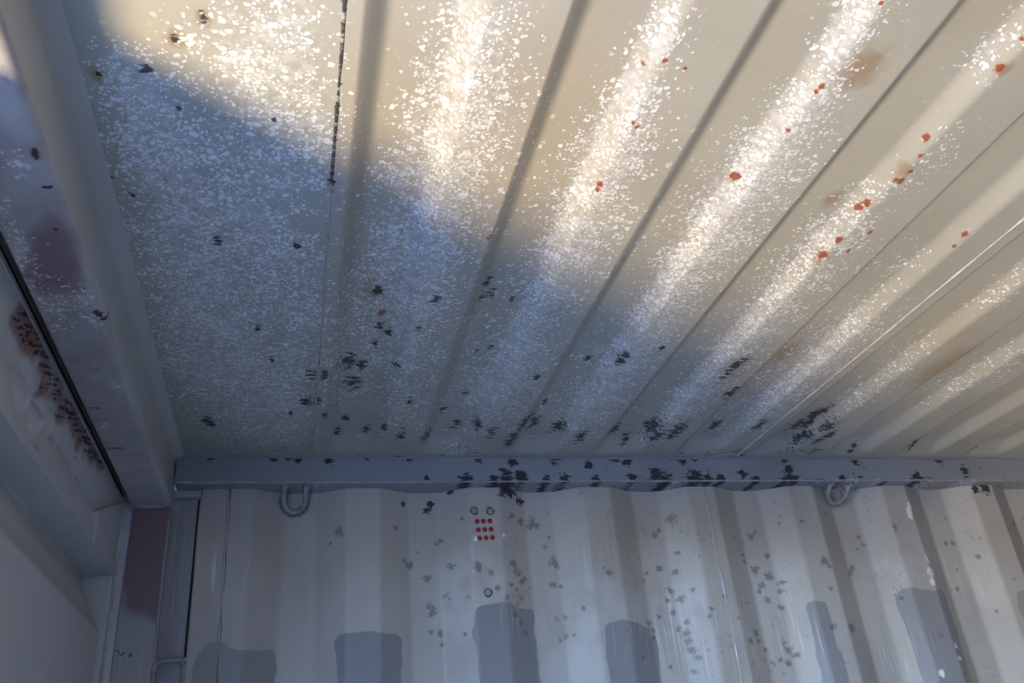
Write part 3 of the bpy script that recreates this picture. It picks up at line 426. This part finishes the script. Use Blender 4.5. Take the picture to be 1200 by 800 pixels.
# ------------------------------------------------------------------ corner post with its lashing slot
post = root('trim_4', 'corner post with faded red primer patch and open lashing slot', None, 'structure')
p1 = spot_field(P_PINK, True)
PA = dict(pink=lambda X, Y, Z: np.clip(p1(X, Z - ZR) * 1.1, 0, 1), mold=lambda X, Y, Z: seg_field([(-.366, -.391, -.362, -.395, .0022), (-.362, -.393, -.336, -.401, .0011), (-.360, -.400, -.336, -.405, .0011)])(X, Z - ZR),
          streak=lambda X, Y, Z: .25 * ss(ZR - Z, .32, .42), warm=lambda X, Y, Z: .1 + 0 * X)
zp = np.concatenate([np.linspace(0, ZR - .62, 6)[:-1], np.arange(ZR - .62, ZR - .0985, .004)])
zp2 = np.concatenate([zp, np.arange(ZR - .0985, ZR - .05, .004)])
grid('post_flange', np.arange(-.3702, -.2975, .0045), zp, lambda u, v: (u, 0 * u, v), post, M_POST, PA)
grid('flange_return', np.linspace(0, .034, 6), zp2, lambda u, v: (-.2974 + 0 * u, u, v), post, M_POST, dict(brown=lambda X, Y, Z: .9 + 0 * X))
tube('flange_edge', [(-.2962, .0025, t) for t in np.linspace(.02, ZR - .10, 50)], .0026, post, M_POST, 6, jitter=.35)
grid('slot_back', np.concatenate([np.linspace(-.2975, -.243, 15)]), zp2, lambda u, v: (u, .034 - .012 * ss(u, -.29, -.25), v), post, M_POST, dict(streak=lambda X, Y, Z: .35 + 0 * X, warm=lambda X, Y, Z: .25 * ss(Z, ZR - .41, ZR - .40), brown=lambda X, Y, Z: .30 * ss(noise2(X, Z, 9, 81), .4, .8) * ss(Z, ZR - .41, ZR - .4)))
box('slot_gap_shade', -.2432, -.233, .0225, .09, 0, ZR - .05, post, M_BLACK)  # black box paints the shade of the deep gap beside the wall
box('slot_cap', -.2975, -.233, .004, .05, ZR - .078, ZR - .0615, post, M_POST, .002)
tube('wall_edge_weld', [(-.2335, .003, t) for t in np.linspace(.02, ZR - .065, 60)], .003, post, M_WALL, 6, jitter=.35)
box('outer_post', -.47, -.372, .004, .09, 0, ZR + .03, post, M_POST)
box('outer_filler', -.2325, -.2, .006, .1, 0, ZR - .02, post, M_POST)
box('outer_plate', -.372, -.2, .09, .1, 0, ZR + .03, post, M_POST)
post2 = box('trim_5', -.47, -.23, WY - .09, WY - .002, 0, ZR + .03, None, M_POST); tag(post2, 'corner post on the far side of the doorway', None, 'structure')

# lashing bar in the slot: a bent rod, horizontal on top, its ends turned down along both sides
lb = root('lashing_bar', 'bent grey steel lashing bar across the corner post slot', 'lashing bar', None, (-.267, .01, ZR - .60))
O = (-.267, .01, ZR - .60)
pts = []
zt, xl, xr, rc, yb = ZR - .4135, -.2945, -.2385, .016, .004
for t in np.linspace(0, 1, 6): pts.append((xl, yb, ZR - .60 + t * (zt - rc - ZR + .60)))
for a in np.linspace(0, math.pi / 2, 7)[1:]: pts.append((xl + rc - rc * math.cos(a), yb, zt - rc + rc * math.sin(a)))
for a in np.linspace(math.pi / 2, 0, 7): pts.append((xr - rc + rc * math.cos(a), yb, zt - rc + rc * math.sin(a)))
for t in np.linspace(1, 0, 6)[1:]: pts.append((xr, yb, ZR - .60 + t * (zt - rc - ZR + .60)))
tube('rod', pts, .0058, lb, M_RING, 12, O)
for x in (xl, xr): box('foot_plate', x - .006, x + .006, -.001, .034, ZR - .61, ZR - .585, lb, M_POST, .001, O)
for x in (-.2972, -.2372): tube('weld_lump', [(x + .004 * math.cos(a) , .004, zt - .003 + .004 * math.sin(a)) for a in np.linspace(0, 5, 7)], .0035, lb, M_POST, 6, O)

# ------------------------------------------------------------------ closed door leaf
XD = -.386
door = root('door_1', 'closed steel door leaf with rust-streaked top rail', None, 'structure')
dr = seg_field([s_[:4] + [s_[4] * .85] for s_ in D_RUST]); dr2 = seg_field([s_[:4] + [s_[4] * 3.4] for s_ in D_RUST])
DENTS = [(-.735, -.184, .034, .012), (-.665, -.190, .032, .013), (-.40, -.160, .018, .005), (-.585, -.158, .022, .006)]
def d_x(y, z):
    x = np.where(z > -.168, XD - .012 + (z + .168) / .082 * .009, XD - .012 * np.clip((z + .25) / .08, 0, 1) ** 1.5)
    for cy, cz, r, h in DENTS:
        d = np.hypot((y - cy), (z - cz) * 1.2) / r
        x = x + h * np.clip(1 - d, 0, 1) * np.where(y > cy, 1, .3) - h * .5 * np.exp(-((d - 1.2) / .3) ** 2)
    return x
dprof_z = np.concatenate([np.arange(-.086, -.248, -.002), [-.2487, -.25]])
DA = dict(pink=lambda X, Y, Z: np.clip(.95 * dr2(Y, Z - ZR) * (.4 + noise2(Y, Z * .6, 38, 66)), 0, 1), rust=lambda X, Y, Z: .50 * np.clip(1.6 * dr2(Y, Z - ZR), 0, 1) * noise2(Y, Z * .6, 45, 67), brown=lambda X, Y, Z: .38 * ss(Z - ZR, -.15, -.095) * ss(noise2(Y, Z * 3, 7, 91), .3, .7) * (Y > -.8) * (Y < -.3),
          mold=lambda X, Y, Z: np.maximum(.74 * dr(Y, Z - ZR), .35 * np.exp(-((Z - ZR + .168) / .003) ** 2) * noise2(Y, Z * 0, 12, 92)), chip=lambda X, Y, Z: .62 * ((Z - ZR > -.0885) & (noise2(Y, Z * 0, 40, 93) > .25)))
yd = np.concatenate([np.linspace(-1.295, -1.0, 8)[:-1], np.arange(-1.0, -.0045, .0026)])
grid('top_rail', yd, dprof_z, lambda u, v: (d_x(u, v), u, ZR + v), door, M_DOOR, DA, flip=True)
grid('top_rail_underside', yd, np.linspace(0, .0615, 12), lambda u, v: (XD - v, u, ZR - .25 + 0 * u), door, M_DOOR, dict(mold=lambda X, Y, Z: .44 * np.exp(-((X + .446) / .005) ** 2) * noise2(Y, X * 0, 22, 95)), flip=True)
box('top_rail_lip', XD - .060, XD - .003, -1.295, -.004, ZR - .094, ZR - .0855, door, M_DOOR, .0012)
tube('rail_edge', [(XD - .0012, t, ZR - .2488) for t in np.linspace(-1.285, -.03, 90)], .0014, door, M_BEAD, 6, jitter=.3)
tube('sealant_bead', [(XD - .0600, t, ZR - .2505) for t in np.linspace(-1.285, -.03, 120)], .0032, door, M_DOOR, 6, jitter=.6)
# panel: set back under the rail, then swaged forward
pz = np.concatenate([np.linspace(0, .012, 4), np.linspace(.014, .115, 26), np.linspace(.12, .5, 20), [2.05]])
def pan_x(v): return -.447 + .050 * np.clip((v - .012) / .100, 0, 1)
grid('door_panel', yd, pz, lambda u, v: (pan_x(v) + 0 * u, u, ZR - .25 - v), door, M_DOOR, dict(warm=lambda X, Y, Z: .38 * ss(-Z + ZR, .31, .35) * (1 - ss(-Z + ZR, .352, .362))), flip=True)  # beige tint on the slope paints warm light coming off the roof
prism('hinge_stile', [(XD, -.0285), (XD, -.006), (XD - .062, -.006), (XD - .062, -.0285)], 0.05, ZR - .2495, door, M_DOOR, .003, 'Z')
prism('free_stile', [(XD, -1.295), (XD, -1.205), (XD - .062, -1.205), (XD - .062, -1.295)], 0.05, ZR - .086, door, M_DOOR, .003, 'Z')
box('bottom_rail', XD - .062, XD, -1.205, -.03, .03, .18, door, M_DOOR, .003)
box('door_skin', -.47, -.452, -1.295, -.002, .03, ZR - .09, door, M_DOOR)
# corner gusset welded over the rail end
bm = bmesh.new(); q = [(-.245, -.188), (-.0285, -.099), (-.0285, -.2515), (-.245, -.2465)]
va = [bm.verts.new((XD + .0025, y, ZR + z)) for y, z in q]; vb = [bm.verts.new((XD - .014, y, ZR + z)) for y, z in q]
bm.faces.new(va); bm.faces.new(vb[::-1])
for i in range(4): bm.faces.new((va[i], vb[i], vb[(i + 1) % 4], va[(i + 1) % 4]))
bmesh.ops.bevel(bm, geom=list(bm.edges), offset=.002, segments=2, affect='EDGES')
bm_obj('corner_gusset', bm, door, M_DOOR, False)
# hinge side closing strip and gasket
bm = bmesh.new(); q = [(XD + .0005, -.088), (-.3712, -.118), (-.3712, -2.33), (XD + .0005, -2.33)]
va = [bm.verts.new((x, -.0050, ZR + z)) for x, z in q]; vb = [bm.verts.new((x, .003, ZR + z)) for x, z in q]
bm.faces.new(va); bm.faces.new(vb[::-1])
for i in range(4): bm.faces.new((va[i], vb[i], vb[(i + 1) % 4], va[(i + 1) % 4]))
bm_obj('closing_strip', bm, door, M_DOOR)
tube('strip_edge', [(XD + .0012, -.0065, t) for t in np.linspace(.06, ZR - .092, 80)], .0018, door, M_BEAD, 6, jitter=.3)
box('gasket', -.44, -.392, -1.295, 0, ZR - .0858, ZR - .0745, door, M_GASKET)

# ------------------------------------------------------------------ ventilator in the wall: nine round holes, red shell behind, three rivets
def hit_w(x, z): return (x, wdep(np.array([x]))[0], ZR + z)
VO = (.387, 0, ZR - .17)
vent = root('air_vent', 'small wall vent with nine red holes and three rivets', 'vent', None, VO)
def disc(name, x, z, r, y0, h, parent, mat, seg=20, dome=.5):
    """round head standing h proud of the wall towards the room"""
    bm = bmesh.new(); rings = []
    for rr, yy in ((1, 0), (1, -.45), (.86, -.8), (.5, -.97)):
        rings.append([bm.verts.new((x + r * rr * math.cos(2 * math.pi * k / seg), y0 + h * yy, ZR + z + r * rr * math.sin(2 * math.pi * k / seg))) for k in range(seg)])
    for a, b in zip(rings, rings[1:]):
        for k in range(seg): bm.faces.new((a[k], a[(k + 1) % seg], b[(k + 1) % seg], b[k]))
    bm.faces.new(rings[-1]); return bm_obj(name, bm, parent, mat, True, VO)
def ring(name, x, z, r, y0, w, parent, mat, seg=24, wob=0.0):
    return tube(name, [(x + (r + wob * math.sin(3 * a + x * 99)) * math.cos(a), y0, ZR + z + (r + wob * math.sin(3 * a + x * 99)) * math.sin(a)) for a in np.linspace(0, 2 * math.pi, seg)], w, parent, mat, 6, VO)
for j in range(3):
    for i in range(3):
        x = .3725 + i * .0150 + j * .0016 - .0005; z = -.1425 - j * .0195 + i * .0004
        o = disc('vent_hole', x, z, .0049, .0004, .0012, vent, M_RED, 16)
        ring('hole_rim', x, z, .0052, .0002, .0007, o, M_BLACK, 18)
for x, z in ((.367, -.117), (.4045, -.118), (.3865, -.3045)):
    o = disc('rivet', x, z, .0078, .0002, .0035, vent, M_RIVET, 18)
    ring('rivet_rim', x, z, .0086, -.0004, .0012, o, M_BLACK, 24, .0006)

# ------------------------------------------------------------------ lashing rings welded under the rail
def lashing_ring(label, x, w, drop, mat, tilt, lean):
    Oo = (x, -.016, ZR - .0612)
    t = root('lashing_ring', label, 'lashing ring', None, Oo, 'lashing rings under the top side rail')
    r = w / 2; pts = []
    def T(px, pz):
        ca, sa = math.cos(tilt), math.sin(tilt)
        return (x + px * ca - pz * sa, -.016 + lean * (-pz), ZR - .0612 + px * sa * .4 + pz)
    pts.append(T(-r * .97, .004)); pts.append(T(-r, -drop * .2))
    for a in np.linspace(math.pi, 2 * math.pi, 17): pts.append(T(r * math.cos(a), -(drop - r) + r * math.sin(a)))
    pts.append(T(r, -drop * .2)); pts.append(T(r * .97, .004))
    tube('ring', pts, .0062, t, mat, 12, Oo)
    for s_ in (-1, 1):
        p = T(s_ * r, 0)
        tube('weld_lump', [(p[0] + .002 * math.sin(k), p[1], p[2] + .001 - .002 * k) for k in range(4)], .0085, t, mat, 8, Oo, jitter=.25)
lashing_ring('round grey lashing ring hanging under the rail by the door corner', -.0375, .047, .047, M_RING, 0, .85)
lashing_ring('tilted lashing ring hanging under the rail at the right', 1.335, .054, .042, M_RUSTY, -.18, .8)
